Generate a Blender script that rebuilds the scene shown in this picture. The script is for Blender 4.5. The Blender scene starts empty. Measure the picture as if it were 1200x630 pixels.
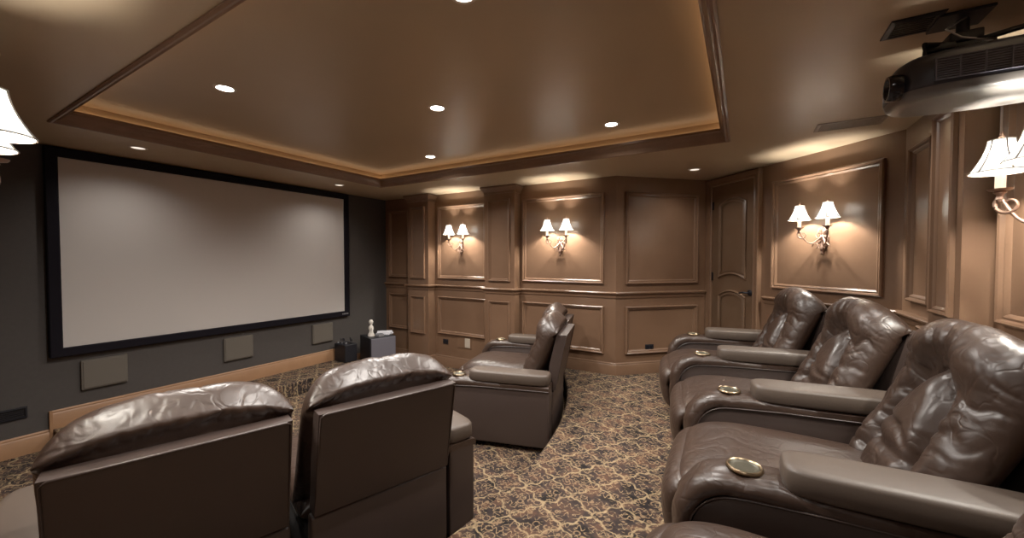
import bpy, bmesh, math, random
from math import sin, cos, pi, radians, sqrt, exp
from mathutils import Vector, Matrix, noise
random.seed(4)
COL = bpy.context.scene.collection
CZ = 1.68                      # camera height above the lower floor
UP = 0.26                      # raised floor
CEIL = CZ + 1.0
TRAY = CZ + 1.16

# ------------------------------------------------------------------ materials
def mat(name, base, rough=0.5, metallic=0.0, spec=0.5, emit=None, estr=0.0, bump=None, vary=None, coat=0.0, sheen=0.0):
    m = bpy.data.materials.new(name); m.use_nodes = True
    nt = m.node_tree; b = nt.nodes['Principled BSDF']
    b.inputs['Base Color'].default_value = (*base, 1); b.inputs['Roughness'].default_value = rough
    b.inputs['Metallic'].default_value = metallic; b.inputs['Specular IOR Level'].default_value = spec
    if coat: b.inputs['Coat Weight'].default_value = coat; b.inputs['Coat Roughness'].default_value = 0.35
    if emit: b.inputs['Emission Color'].default_value = (*emit, 1); b.inputs['Emission Strength'].default_value = estr
    tc = nt.nodes.new('ShaderNodeTexCoord')
    if vary:
        sc_, amt, second = vary
        n = nt.nodes.new('ShaderNodeTexNoise'); n.inputs['Scale'].default_value = sc_; n.inputs['Detail'].default_value = 6
        nt.links.new(tc.outputs['Object'], n.inputs['Vector'])
        r = nt.nodes.new('ShaderNodeMapRange'); r.inputs[1].default_value = .35; r.inputs[2].default_value = .65
        r.inputs[3].default_value = 0; r.inputs[4].default_value = amt
        nt.links.new(n.outputs['Fac'], r.inputs[0])
        mx = nt.nodes.new('ShaderNodeMix'); mx.data_type = 'RGBA'
        mx.inputs[6].default_value = (*base, 1); mx.inputs[7].default_value = (*second, 1)
        nt.links.new(r.outputs[0], mx.inputs[0]); nt.links.new(mx.outputs[2], b.inputs['Base Color'])
    if bump:
        prev = None
        for bb_ in bump:
            sc_, dist, st = bb_[:3]
            n = nt.nodes.new('ShaderNodeTexNoise'); n.inputs['Scale'].default_value = sc_; n.inputs['Detail'].default_value = 4
            if len(bb_) > 3:                                   # creased hide: ridged noise
                n.inputs['Distortion'].default_value = .5; n.inputs['Detail'].default_value = 1.5
            nt.links.new(tc.outputs['Object'], n.inputs['Vector'])
            bp = nt.nodes.new('ShaderNodeBump'); bp.inputs['Distance'].default_value = dist; bp.inputs['Strength'].default_value = st
            hs = n.outputs['Fac']
            if len(bb_) > 3:
                a1 = nt.nodes.new('ShaderNodeMath'); a1.operation = 'SUBTRACT'; nt.links.new(hs, a1.inputs[0]); a1.inputs[1].default_value = .5
                a2 = nt.nodes.new('ShaderNodeMath'); a2.operation = 'ABSOLUTE'; nt.links.new(a1.outputs[0], a2.inputs[0])
                a3 = nt.nodes.new('ShaderNodeMapRange'); a3.interpolation_type = 'SMOOTHSTEP'; nt.links.new(a2.outputs[0], a3.inputs[0]); a3.inputs[1].default_value = 0; a3.inputs[2].default_value = .07
                hs = a3.outputs[0]
            nt.links.new(hs, bp.inputs['Height'])
            if prev: nt.links.new(prev.outputs[0], bp.inputs['Normal'])
            prev = bp
        nt.links.new(prev.outputs[0], b.inputs['Normal'])
    return m

M = {}
M['wall'] = mat('brown_panelling', (.165, .093, .055), .30, spec=.6, vary=(3.0, .6, (.130, .071, .041)), bump=[(60, .0008, .35)])
M['door'] = mat('door_wood', (.125, .075, .045), .34, vary=(6.0, .6, (.105, .056, .030)), bump=[(60, .0006, .3)])
M['ceil'] = mat('ceiling_paint', (.42, .318, .208), .36, spec=.6, vary=(1.2, .5, (.37, .275, .178)), bump=[(25, .001, .25)])
M['soffit'] = M['ceil']
M['mould'] = mat('crown_wood', (.19, .115, .072), .35, vary=(5, .5, (.14, .08, .05)))
M['screenwall'] = mat('charcoal_wall', (.050, .043, .039), .8, vary=(30, .5, (.042, .036, .033)), bump=[(150, .001, .3)])
M['wood'] = mat('baseboard_wood', (.30, .16, .08), .45, vary=(8, .5, (.24, .125, .062)))
M['screen'] = mat('screen_fabric', (.46, .425, .40), .85)
M['black'] = mat('black_plastic', (.010, .010, .013), .45, spec=.3)
M['velvet'] = mat('black_frame', (.006, .005, .008), .8, spec=.12)
M['gloss'] = mat('black_gloss', (.01, .01, .013), .12)
M['speaker'] = mat('speaker_cloth', (.10, .085, .068), .75, bump=[(250, .001, .4)])
M['leather'] = mat('dark_brown_leather', (.043, .0245, .017), .37, spec=.55, vary=(4, .6, (.028, .016, .011)), bump=[(4.5, .005, .32, 1), (11, .003, .30, 1), (30, .002, .2), (420, .0006, .35)], coat=.08)
M['hide'] = mat('smooth_brown_leather', (.047, .032, .027), .40, spec=.5, vary=(3, .5, (.040, .026, .022)), bump=[(380, .0006, .4)])
M['padtop'] = mat('arm_pad_leather', (.082, .060, .046), .48, spec=.45, vary=(3, .5, (.066, .048, .037)), bump=[(330, .0007, .5)])
M['dark'] = mat('dark_underside', (.012, .010, .010), .8)
M['gold'] = mat('brass_ring', (.36, .27, .17), .28, metallic=1)
M['cup'] = mat('cup_shaded_inside', (.07, .065, .045), .4, metallic=.5)  # shade of a deep cup put into the dark colour of a flat disc
M['bronze'] = mat('antique_bronze', (.19, .105, .07), .42, metallic=.6, bump=[(60, .003, .5)], vary=(20, .8, (.26, .17, .13)))
M['candle'] = mat('candle_sleeve', (.75, .70, .56), .5, emit=(1, .9, .7), estr=.15)
M['led'] = mat('led_strip', (1, .8, .6), .5, emit=(1, .62, .33), estr=3.0)
M['lamp'] = mat('lamp_disc', (1, 1, 1), .5, emit=(1, .96, .9), estr=22)
M['lampdim'] = mat('lamp_disc_dim', (.8, .7, .6), .5, emit=(1, .88, .75), estr=.75)
M['ring'] = mat('trim_ring_white', (.62, .55, .48), .4)
M['ventp'] = mat('vent_paint', (.20, .15, .11), .45)
M['grey'] = mat('grey_cabinet', (.10, .095, .115), .5)
M['white'] = mat('white_ceramic', (.62, .58, .52), .4)
M['paper'] = mat('white_paper', (.62, .62, .66), .6)
M['almond'] = mat('almond_plate', (.45, .38, .30), .5)
M['rib'] = mat('shade_rib', (.20, .16, .12), .6)
M['silver'] = mat('silver_plastic', (.35, .35, .37), .3, metallic=.6)
M['projtop'] = mat('projector_shell', (.026, .026, .034), .38)
M['grille'] = mat('grille_bars', (.11, .11, .14), .4)
M['projbot'] = mat('projector_underside', (.10, .09, .082), .30, spec=.6)

def shade_mat():
    m = bpy.data.materials.new('shade_fabric'); m.use_nodes = True
    nt = m.node_tree; nt.nodes.clear()
    out = nt.nodes.new('ShaderNodeOutputMaterial'); add = nt.nodes.new('ShaderNodeAddShader')
    mix = nt.nodes.new('ShaderNodeMixShader'); mix.inputs[0].default_value = .35
    d = nt.nodes.new('ShaderNodeBsdfDiffuse'); d.inputs[0].default_value = (.55, .54, .50, 1)
    t = nt.nodes.new('ShaderNodeBsdfTranslucent'); t.inputs[0].default_value = (.065, .068, .066, 1)
    e = nt.nodes.new('ShaderNodeEmission'); e.inputs[0].default_value = (.95, 1, .97, 1); e.inputs[1].default_value = .36
    nt.links.new(d.outputs[0], mix.inputs[1]); nt.links.new(t.outputs[0], mix.inputs[2])
    nt.links.new(mix.outputs[0], add.inputs[0]); nt.links.new(e.outputs[0], add.inputs[1]); nt.links.new(add.outputs[0], out.inputs[0])
    return m
M['shade'] = shade_mat()

def carpet_mat():
    m = bpy.data.materials.new('scroll_carpet'); m.use_nodes = True
    nt = m.node_tree; N = nt.nodes; L = nt.links; b = N['Principled BSDF']
    b.inputs['Roughness'].default_value = .95; b.inputs['Specular IOR Level'].default_value = .1
    tc = N.new('ShaderNodeTexCoord')
    def math_(op, a, b_=None, c=None):
        n = N.new('ShaderNodeMath'); n.operation = op
        for i, v in enumerate((a, b_, c)):
            if v is None: continue
            if isinstance(v, (int, float)): n.inputs[i].default_value = v
            else: L.new(v, n.inputs[i])
        return n.outputs[0]
    def mapping(rot, sc_):
        mp = N.new('ShaderNodeMapping'); mp.inputs['Rotation'].default_value = (0, 0, rot)
        mp.inputs['Scale'].default_value = (sc_, sc_, 1); L.new(tc.outputs['Object'], mp.inputs[0]); return mp.outputs[0]
    nz = N.new('ShaderNodeTexNoise'); nz.inputs['Scale'].default_value = 16; nz.inputs['Detail'].default_value = 2
    L.new(tc.outputs['Object'], nz.inputs['Vector'])
    sub = N.new('ShaderNodeVectorMath'); sub.operation = 'SUBTRACT'; L.new(nz.outputs['Color'], sub.inputs[0]); sub.inputs[1].default_value = (.5, .5, .5)
    scl = N.new('ShaderNodeVectorMath'); scl.operation = 'SCALE'; L.new(sub.outputs[0], scl.inputs[0]); scl.inputs['Scale'].default_value = .22
    # lattice of winding vines: two families of sinuous lines
    def net(rot, k, wob):
        v = mapping(rot, k); a = N.new('ShaderNodeVectorMath'); a.operation = 'ADD'; L.new(v, a.inputs[0]); L.new(scl.outputs[0], a.inputs[1])
        s = N.new('ShaderNodeSeparateXYZ'); L.new(a.outputs[0], s.inputs[0])
        w1 = math_('MULTIPLY', math_('SINE', math_('MULTIPLY', s.outputs[1], 12.566)), wob)
        w2 = math_('MULTIPLY', math_('SINE', math_('MULTIPLY', s.outputs[0], 12.566)), wob)
        fx = math_('ABSOLUTE', math_('SUBTRACT', math_('FRACT', math_('ADD', s.outputs[0], w1)), .5))
        fy = math_('ABSOLUTE', math_('SUBTRACT', math_('FRACT', math_('ADD', s.outputs[1], w2)), .5))
        return math_('MINIMUM', fx, fy)
    big = net(radians(34), 4.9, .045)
    fine = net(radians(-11), 12.0, .24)
    vo = N.new('ShaderNodeTexVoronoi'); vo.feature = 'F1'; vo.inputs['Scale'].default_value = 19; vo.inputs['Randomness'].default_value = 1.0
    L.new(tc.outputs['Object'], vo.inputs['Vector'])
    rings = math_('ABSOLUTE', math_('SUBTRACT', vo.outputs['Distance'], .40))
    def line(x, w):
        r = N.new('ShaderNodeMapRange'); L.new(x, r.inputs[0]); r.inputs[1].default_value = w * .45; r.inputs[2].default_value = w
        r.inputs[3].default_value = 1; r.inputs[4].default_value = 0; return r.outputs[0]
    l1 = line(big, .040); l2 = line(fine, .085); l3 = line(rings, .085)
    ms = N.new('ShaderNodeTexNoise'); ms.inputs['Scale'].default_value = 34; ms.inputs['Detail'].default_value = 1; L.new(tc.outputs['Object'], ms.inputs['Vector'])
    mk = N.new('ShaderNodeMapRange'); L.new(ms.outputs['Fac'], mk.inputs[0]); mk.inputs[1].default_value = .40; mk.inputs[2].default_value = .56
    l2 = math_('MULTIPLY', l2, mk.outputs[0])
    mk2 = N.new('ShaderNodeMapRange'); L.new(ms.outputs['Fac'], mk2.inputs[0]); mk2.inputs[1].default_value = .60; mk2.inputs[2].default_value = .44
    l3 = math_('MULTIPLY', l3, mk2.outputs[0])
    l1 = math_('MULTIPLY', l1, math_('ADD', .55, math_('MULTIPLY', mk.outputs[0], .45)))
    # blotchy background
    n2 = N.new('ShaderNodeTexNoise'); n2.inputs['Scale'].default_value = 9; n2.inputs['Detail'].default_value = 3; L.new(tc.outputs['Object'], n2.inputs['Vector'])
    cr = N.new('ShaderNodeValToRGB'); L.new(n2.outputs['Fac'], cr.inputs[0])
    cr.color_ramp.elements[0].position = .35; cr.color_ramp.elements[0].color = (.012, .010, .010, 1)
    cr.color_ramp.elements[1].position = .65; cr.color_ramp.elements[1].color = (.085, .045, .030, 1)
    e = cr.color_ramp.elements.new(.5); e.color = (.036, .026, .024, 1)
    def mixc(f, a, col):
        mx = N.new('ShaderNodeMix'); mx.data_type = 'RGBA'; L.new(f, mx.inputs[0]); L.new(a, mx.inputs[6]); mx.inputs[7].default_value = (*col, 1); return mx.outputs[2]
    c = mixc(math_('MULTIPLY', l3, .8), cr.outputs[0], (.24, .155, .09))
    c = mixc(math_('MULTIPLY', l2, .85), c, (.27, .185, .105))
    c = mixc(math_('MULTIPLY', l1, .8), c, (.33, .24, .135))
    L.new(c, b.inputs['Base Color'])
    n3 = N.new('ShaderNodeTexNoise'); n3.inputs['Scale'].default_value = 260; L.new(tc.outputs['Object'], n3.inputs['Vector'])
    bp = N.new('ShaderNodeBump'); bp.inputs['Distance'].default_value = .004; bp.inputs['Strength'].default_value = .6
    L.new(n3.outputs['Fac'], bp.inputs['Height']); L.new(bp.outputs[0], b.inputs['Normal'])
    return m
M['carpet'] = carpet_mat()

# ------------------------------------------------------------------ helpers
def link(name, me, material, parent=None, loc=None, rotz=None, smooth=None):
    if material is not None:
        me.materials.clear(); me.materials.append(material)
    if smooth is not None:
        for p in me.polygons: p.use_smooth = True
        if smooth < 179: me.set_sharp_from_angle(angle=radians(smooth))
    o = bpy.data.objects.new(name, me); COL.objects.link(o)
    if parent: o.parent = parent
    if loc: o.location = loc
    if rotz is not None: o.rotation_euler = (0, 0, rotz)
    return o
def bm_link(name, bm, material, parent=None, smooth=None, **k):
    bmesh.ops.recalc_face_normals(bm, faces=bm.faces)
    me = bpy.data.meshes.new(name); bm.to_mesh(me); bm.free()
    return link(name, me, material, parent, smooth=smooth, **k)
def tag(o, label=None, cat=None, group=None, kind=None):
    if label: o['label'] = label
    if cat: o['category'] = cat
    if group: o['group'] = group
    if kind: o['kind'] = kind
    return o
def empty(name, loc=(0, 0, 0), rotz=0, label=None, cat=None, group=None):
    o = bpy.data.objects.new(name, None); COL.objects.link(o); o.location = loc; o.rotation_euler = (0, 0, rotz)
    return tag(o, label, cat, group)
def copy_tree(o, parent=None):
    c = o.copy(); COL.objects.link(c); c.parent = parent
    for ch in [x for x in bpy.data.objects if x.parent == o]: copy_tree(ch, c)
    return c
def box(bm, x0, x1, y0, y1, z0, z1, bev=0.0, seg=2, mtx=None):
    g = bmesh.ops.create_cube(bm, size=1)
    vs = g['verts']
    for v in vs: v.co = Vector(((x0+x1)/2 + v.co.x*(x1-x0), (y0+y1)/2 + v.co.y*(y1-y0), (z0+z1)/2 + v.co.z*(z1-z0)))
    if bev:
        es = {e for v in vs for e in v.link_edges}
        r = bmesh.ops.bevel(bm, geom=list(es), offset=bev, segments=seg, profile=.5, affect='EDGES')
        vs = list({v for f in r['faces'] for v in f.verts} | {v for v in vs if v.is_valid})
    if mtx: bmesh.ops.transform(bm, matrix=mtx, verts=vs)
    return vs
def lathe(bm, prof, c=(0, 0, 0), seg=24, mtx=None, caps=False):
    rings = []; new = []
    for (r, z) in prof:
        ring = [bm.verts.new((c[0]+r*cos(2*pi*i/seg), c[1]+r*sin(2*pi*i/seg), c[2]+z)) for i in range(seg)]
        rings.append(ring); new += ring
    for a, b in zip(rings, rings[1:]):
        for i in range(seg): bm.faces.new((a[i], a[(i+1) % seg], b[(i+1) % seg], b[i]))
    if caps:
        bm.faces.new(rings[0][::-1]); bm.faces.new(rings[-1])
    if mtx: bmesh.ops.transform(bm, matrix=mtx, verts=new)
    return new
def tube(bm, pts, r, seg=8, closed=False):
    pts = [Vector(p) for p in pts]; n = len(pts); rings = []
    up = Vector((.31, .17, .93)).normalized()
    for i, p in enumerate(pts):
        a = pts[(i-1) % n] if (closed or i) else p; b = pts[(i+1) % n] if (closed or i < n-1) else p
        t = (b-a).normalized(); s = t.cross(up).normalized(); w = s.cross(t)
        rr = r(i/(n-1)) if callable(r) else r
        rings.append([bm.verts.new(p + rr*(cos(2*pi*k/seg)*s + sin(2*pi*k/seg)*w)) for k in range(seg)])
    rng = range(n if closed else n-1)
    for i in rng:
        a, b = rings[i], rings[(i+1) % n]
        for k in range(seg): bm.faces.new((a[k], a[(k+1) % seg], b[(k+1) % seg], b[k]))
    if not closed:
        bm.faces.new(rings[0][::-1]); bm.faces.new(rings[-1])
def sweep(bm, pts, prof, to3, closed=True, side=1, caps=True):
    """2-D polyline pts, mitred offset; prof = [(offset, second)], to3(x, y, second)"""
    n = len(pts); P = [Vector(p) for p in pts]; rings = []
    for i in range(n):
        def nrm(a, b):
            d = (b-a).normalized(); return Vector((-d.y, d.x))*side
        if closed or 0 < i < n-1:
            n1 = nrm(P[(i-1) % n], P[i]); n2 = nrm(P[i], P[(i+1) % n]); m = (n1+n2); m = m/ max(.3, m.dot(n1)) if m.length > 1e-6 else n1
        elif i == 0: m = nrm(P[0], P[1])
        else: m = nrm(P[-2], P[-1])
        rings.append([bm.verts.new(to3(P[i].x + m.x*o, P[i].y + m.y*o, s)) for (o, s) in prof])
    for i in range(n if closed else n-1):
        a, b = rings[i], rings[(i+1) % n]
        for k in range(len(prof)-1): bm.faces.new((a[k], a[k+1], b[k+1], b[k]))
    if not closed and caps:
        for rg in (rings[0], rings[-1]):
            try: bm.faces.new(rg)
            except ValueError: pass

# ------------------------------------------------------------------ room shell
LW = .08
A = Vector((-5.3, LW)); B = Vector((-5.3, 4.74)); C = Vector((-1.32, 4.74)); D = Vector((-.375, 5.64))
E = Vector((1.08, 4.18)); F = Vector((1.08, .60)); G = Vector((-.375, -.86)); H = Vector((-1.32, LW))
def wallmesh(name, p, q, material, z0=0.0, z1=CEIL+.3):
    d = (q-p).normalized(); nout = Vector((-d.y, d.x))          # left of travel = outside (walls run clockwise A>B>C...)
    bm = bmesh.new(); t = .12
    a, b, c, e = p, q, q+nout*t, p+nout*t
    lo = [bm.verts.new((v.x, v.y, z0)) for v in (a, b, c, e)]; hi = [bm.verts.new((v.x, v.y, z1)) for v in (a, b, c, e)]
    bm.faces.new(lo); bm.faces.new(hi[::-1])
    for i in range(4): bm.faces.new((lo[i], hi[i], hi[(i+1) % 4], lo[(i+1) % 4]))
    return tag(bm_link(name, bm, material), kind='structure')
w_screen = wallmesh('wall_front', A, B, M['screenwall'])
w_side = wallmesh('wall_right', B, C, M['wall'])
w_ang = wallmesh('wall_right_angled', C, D, M['wall'])
w_diag = wallmesh('wall_back_right', D, E, M['wall'])
w_back = wallmesh('wall_back', E, F, M['wall'])
w_b2 = wallmesh('wall_back_left', F, G, M['wall'])
w_b3 = wallmesh('wall_left_angled', G, H, M['wall'])
w_left = wallmesh('wall_left', H, A, M['wall'])

def edgeX(y): return -1.25 - .115*(y-2.15)**2
bm = bmesh.new(); box(bm, -5.5, 1.3, -1.1, 5.9, -.1, 0)
tag(bm_link('floor', bm, M['carpet']), kind='structure')
bm = bmesh.new()
ys = [-.98 + i*(5.85+.98)/90 for i in range(91)]
lo = []; hi = []; rnd = []
for y in ys:
    x = edgeX(y); lo.append(bm.verts.new((x+.012, y, 0))); rnd.append(bm.verts.new((x, y, UP-.02))); hi.append(bm.verts.new((x+.02, y, UP)))
far = [bm.verts.new((1.15, y, UP)) for y in ys]
for i in range(90):
    bm.faces.new((lo[i], lo[i+1], rnd[i+1], rnd[i])); bm.faces.new((rnd[i], rnd[i+1], hi[i+1], hi[i])); bm.faces.new((hi[i], hi[i+1], far[i+1], far[i]))
tag(bm_link('raised_floor', bm, M['carpet'], smooth=50), kind='structure')
bm = bmesh.new(); box(bm, -5.3, -4.72, .915, 3.93, 0.0, .16, .012)
tag(bm_link('stage_floor', bm, M['carpet']), kind='structure')

# ceiling with tray
TX0, TX1, TY0, TY1 = -4.33, -.13, .80, 3.80
bm = bmesh.new()
for (x0, x1, y0, y1) in ((-5.45, TX0, -1.1, 5.9), (TX1, 1.25, -1.1, 5.9), (TX0, TX1, -1.1, TY0), (TX0, TX1, TY1, 5.9)):
    box(bm, x0, x1, y0, y1, CEIL, CEIL+.3)
box(bm, TX0, TX1, TY0, TY1, TRAY, TRAY+.14)
tag(bm_link('ceiling', bm, M['ceil']), kind='structure')
bm = bmesh.new()
rect = [(TX0, TY0), (TX1, TY0), (TX1, TY1), (TX0, TY1)]
sweep(bm, rect, [(-.030, CEIL+.004), (-.030, CEIL-.008), (-.018, CEIL-.014), (-.006, CEIL-.010), (.002, CEIL-.014), (.008, CEIL-.002), (.010, CEIL+.018), (.016, CEIL+.030),
    (.022, CEIL+.040), (.030, CEIL+.066), (.044, CEIL+.076), (.046, CEIL+.094), (.038, CEIL+.098), (.034, CEIL+.084), (-.02, CEIL+.084)], lambda x, y, s: (x, y, s))
tag(bm_link('trim_1', bm, M['mould'], smooth=35), kind='structure')
bm = bmesh.new()
sweep(bm, rect, [(.004, CEIL+.085), (.004, CEIL+.094), (.014, CEIL+.094), (.014, CEIL+.085)], lambda x, y, s: (x, y, s))
tag(bm_link('light_strip', bm, M['led']), 'warm glowing light strip hidden behind the crown moulding of the ceiling tray', 'light strip')

# wall mouldings ---------------------------------------------------------------
FRAME = [(0, 0), (0, .026), (.010, .035), (.020, .030), (.026, .014), (.036, .017), (.046, .010), (.052, 0)]
def wall_to3(p, d, n, base=0.0):
    return lambda u, z, s: (p.x + d.x*u + n.x*(s+base), p.y + d.y*u + n.y*(s+base), z)
def panel(parent, p, q, u0, u1, z0, z1, off=0.0, prof=FRAME, name='panel_moulding', m=None):
    d = (q-p).normalized(); n = Vector((d.y, -d.x)); bm = bmesh.new()
    sweep(bm, [(u0, z0), (u1, z0), (u1, z1), (u0, z1)], prof, wall_to3(p, d, n, off))
    return bm_link(name, bm, m or M['wall'], parent, smooth=30)
UPZ = (CZ-.31, CZ+.81); LOZ = (CZ-1.17, CZ-.585)
RAILZ = CZ-.436
for (x0, x1) in ((-5.21, -4.74), (-4.12, -3.21), (-2.605, -1.465)):
    for z in (UPZ, LOZ): panel(w_side, B, C, x0+5.3, x1+5.3, *z)
for z in (UPZ, LOZ): panel(w_ang, C, D, .125, 1.13, *z)
panel(w_diag, D, E, .925, 1.935, *UPZ); panel(w_diag, D, E, .925, 1.935, *LOZ)
def onback(y): return 4.18-y
panel(w_back, E, F, onback(4.01), onback(3.60), *UPZ); panel(w_back, E, F, onback(2.80), onback(1.98), *UPZ); panel(w_back, E, F, onback(1.22), onback(.78), *UPZ)
panel(w_back, E, F, onback(4.01), onback(3.60), *LOZ); panel(w_back, E, F, onback(2.80), onback(1.98), *LOZ); panel(w_back, E, F, onback(1.22), onback(.78), *LOZ)
HA = 3.98
for (u0, u1) in ((.145, 1.285), (1.89, 2.80), (3.42, 3.89)):
    for z in (UPZ, LOZ): panel(w_left, H, A, u0, u1, *z)
for z in (UPZ, LOZ): panel(w_b3, G, H, .12, 1.13, *z); panel(w_b2, F, G, .12, 1.1, *z)

# pilasters ---------------------------------------------------------------------
PD = .16
def pilaster(name, p, q, u0, u1, depth, z1=CEIL):
    d = (q-p).normalized(); n = Vector((d.y, -d.x)); f = wall_to3(p, d, n)
    bm = bmesh.new()
    pl = [(u0, 0), (u0, depth), (u1, depth), (u1, 0)]
    lo = [bm.verts.new(f(u, 0, s)) for u, s in pl]; hi = [bm.verts.new(f(u, z1, s)) for u, s in pl]
    for i in range(3): bm.faces.new((lo[i], lo[i+1], hi[i+1], hi[i]))
    bm.faces.new(lo); bm.faces.new(hi)
    o = tag(bm_link(name, bm, M['wall']), kind='structure')
    for z in (UPZ, LOZ): panel(o, p, q, u0+.065, u1-.065, *z, off=depth, prof=[(a*.8, b*.8) for a, b in FRAME])
    bm = bmesh.new()
    to = lambda u, s, z: f(u, z, s)
    sweep(bm, pl, [(0, z1-.105), (.008, z1-.105), (.014, z1-.092), (.012, z1-.080), (.020, z1-.07), (.045, z1-.035), (.052, z1-.028), (.052, z1-.004), (0, z1-.004)], to, closed=False, side=1)
    bm_link('capital', bm, M['wall'], o, smooth=30)
    return o
pil_a = pilaster('trim_2', B, C, .68, 1.112, PD)
pil_b = pilaster('trim_3', B, C, 2.17, 2.65, PD)
pil_c = pilaster('trim_4', E, F, onback(3.27), onback(2.88), .12)
pil_d = pilaster('trim_5', E, F, onback(1.86), onback(1.47), .12)
pil_e = pilaster('trim_6', H, A, 1.33, 1.81, PD)
pil_f = pilaster('trim_7', H, A, 2.87, 3.30, PD)

def path_side(sx=None):
    y = 4.74
    return [(-5.3, y), (-4.62, y), (-4.62, y-PD), (-4.188, y-PD), (-4.188, y), (-3.13, y), (-3.13, y-PD), (-2.65, y-PD), (-2.65, y)]
RAIL = [(0, RAILZ-.045), (.010, RAILZ-.045), (.016, RAILZ-.030), (.014, RAILZ-.015), (.030, RAILZ+.004), (.042, RAILZ+.010), (.045, RAILZ+.022), (.038, RAILZ+.030), (0, RAILZ+.034)]
def run(name, pts, prof, m, kind='structure', side=-1):
    bm = bmesh.new(); sweep(bm, pts, prof, lambda x, y, s: (x, y, s), closed=False, side=side)
    return tag(bm_link(name, bm, m, smooth=30), kind=kind)
doorA = 0.0; doorB = .815
dd = (E-D).normalized()
railpts = path_side() + [tuple(C), tuple(D - (D-C).normalized()*.06)]
run('trim_8', railpts, RAIL, M['wall'])
s2 = D + dd*.83
backpath = [tuple(s2), tuple(E), (1.08, 3.27), (.96, 3.27), (.96, 2.88), (1.08, 2.88), (1.08, 1.86), (.96, 1.86), (.96, 1.47), (1.08, 1.47), tuple(F), tuple(G), tuple(H)]
run('trim_9', backpath, RAIL, M['wall'])
leftpath = [(H.x, H.y), (-2.65, LW), (-2.65, LW+PD), (-3.13, LW+PD), (-3.13, LW), (-4.19, LW), (-4.19, LW+PD), (-4.62, LW+PD), (-4.62, LW), (-5.3, LW)]
run('trim_10', leftpath, RAIL, M['wall'])
def bb(z, h=.15): return [(0, z), (.022, z), (.022, z+h-.035), (.015, z+h-.022), (.016, z+h-.010), (.006, z+h), (0, z+h)]
xs = edgeX(4.74)
run('baseboard_right', path_side() + [(xs, 4.74)], bb(0, .17), M['wall'])
run('baseboard_right_raised', [(xs-.02, 4.74), tuple(C), tuple(D - (D-C).normalized()*.06)], bb(UP), M['wall'])
run('baseboard_back', backpath, bb(UP), M['wall'])
run('baseboard_left', leftpath, bb(0, .17), M['wall'])
run('baseboard_front_left', [(-5.3, LW), (-5.3, .905)], bb(0, .165), M['wood'])
run('baseboard_front_stage', [(-5.3, .905), (-5.3, 3.935)], bb(.16, .165), M['wood'])
run('baseboard_front_right', [(-5.3, 3.935), (-5.3, 4.74)], bb(0, .165), M['wood'])
# end blocks where the skirting climbs on to the stage
bm = bmesh.new(); box(bm, -5.3, -5.274, .895, .915, 0, .325); box(bm, -5.3, -5.274, 3.93, 3.95, 0, .325)
tag(bm_link('trim_11', bm, M['wood']), kind='structure')

# door ---------------------------------------------------------------------------
def door():
    n = Vector((dd.y, -dd.x)); f = wall_to3(D, dd, n)
    zt = CZ+.90
    root = tag(empty('door_1', (0, 0, 0)), kind='structure')
    bm = bmesh.new()
    def slab(u0, u1, z0, z1, s0, s1):
        vs = [bm.verts.new(f(u, z, s)) for s in (s0, s1) for (u, z) in ((u0, z0), (u1, z0), (u1, z1), (u0, z1))]
        for q in ((0, 1, 2, 3), (4, 5, 6, 7), (0, 1, 5, 4), (1, 2, 6, 5), (2, 3, 7, 6), (3, 0, 4, 7)): bm.faces.new([vs[i] for i in q])
    slab(.085, .70, UP+.01, zt, .0, .012)
    bm_link('door_leaf', bm, M['door'], root)
    def arch(u0, u1, z0, z1, rise, both=False):
        pts = [(u0, z0)]
        if both:
            pts = [(u0 + (u1-u0)*i/12, z0 + rise*.8*(1-(2*i/12-1)**2)) for i in range(13)]
        else: pts.append((u1, z0))
        pts += [(u1 - (u1-u0)*i/12, z1 + rise*(1-(2*i/12-1)**2)) for i in range(13)]
        return pts
    pr = [(0, 0), (.004, .016), (.014, .020), (.024, .010), (.030, .004), (.05, .012), (.055, .012)]
    for pts in (arch(.185, .60, CZ-.245, CZ+.66, .07, True), arch(.185, .60, UP+.16, CZ-.44, .07)):
        bm = bmesh.new(); sweep(bm, pts, [(a, b+.012) for a, b in pr], f)
        bm_link('door_panel', bm, M['door'], root, smooth=30)
    bm = bmesh.new()
    cs = [(0, 0), (0, .03), (.012, .040), (.03, .036), (.05, .045), (.075, .052), (.085, .046), (.088, 0)]
    sweep(bm, [(.085, UP), (.085, zt), (.70, zt), (.70, UP)], cs, f, closed=False, side=1)
    bm_link('casing', bm, M['wall'], root, smooth=30)
    bm = bmesh.new()
    for z in (CZ+.66, CZ-.22, CZ-1.1): 
        vs = [bm.verts.new(f(u, zz, s)) for s in (.012, .03) for (u, zz) in ((.082, z-.05), (.098, z-.05), (.098, z+.05), (.082, z+.05))]
        for q in ((4, 5, 6, 7), (0, 1, 5, 4), (1, 2, 6, 5), (2, 3, 7, 6), (3, 0, 4, 7)): bm.faces.new([vs[i] for i in q])
    bm_link('hinge', bm, M['black'], root)
    bm = bmesh.new()
    z = CZ-.385
    pts = [f(.655, z, .012), f(.655, z, .06), f(.645, z+.002, .068), f(.61, z+.004, .07), f(.575, z-.004, .066), f(.555, z-.008, .064)]
    tube(bm, pts, .0095)
    c = Vector(f(.655, z, .012)); nn = Vector((n.x, n.y, 0))
    mtx = Matrix.Translation(c) @ nn.to_track_quat('Z', 'Y').to_matrix().to_4x4()
    lathe(bm, [(.0, 0), (.034, 0), (.034, .008), (.022, .016), (.0, .016)], mtx=mtx)
    bm_link('door_handle', bm, M['black'], root, smooth=40)
door()

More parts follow.
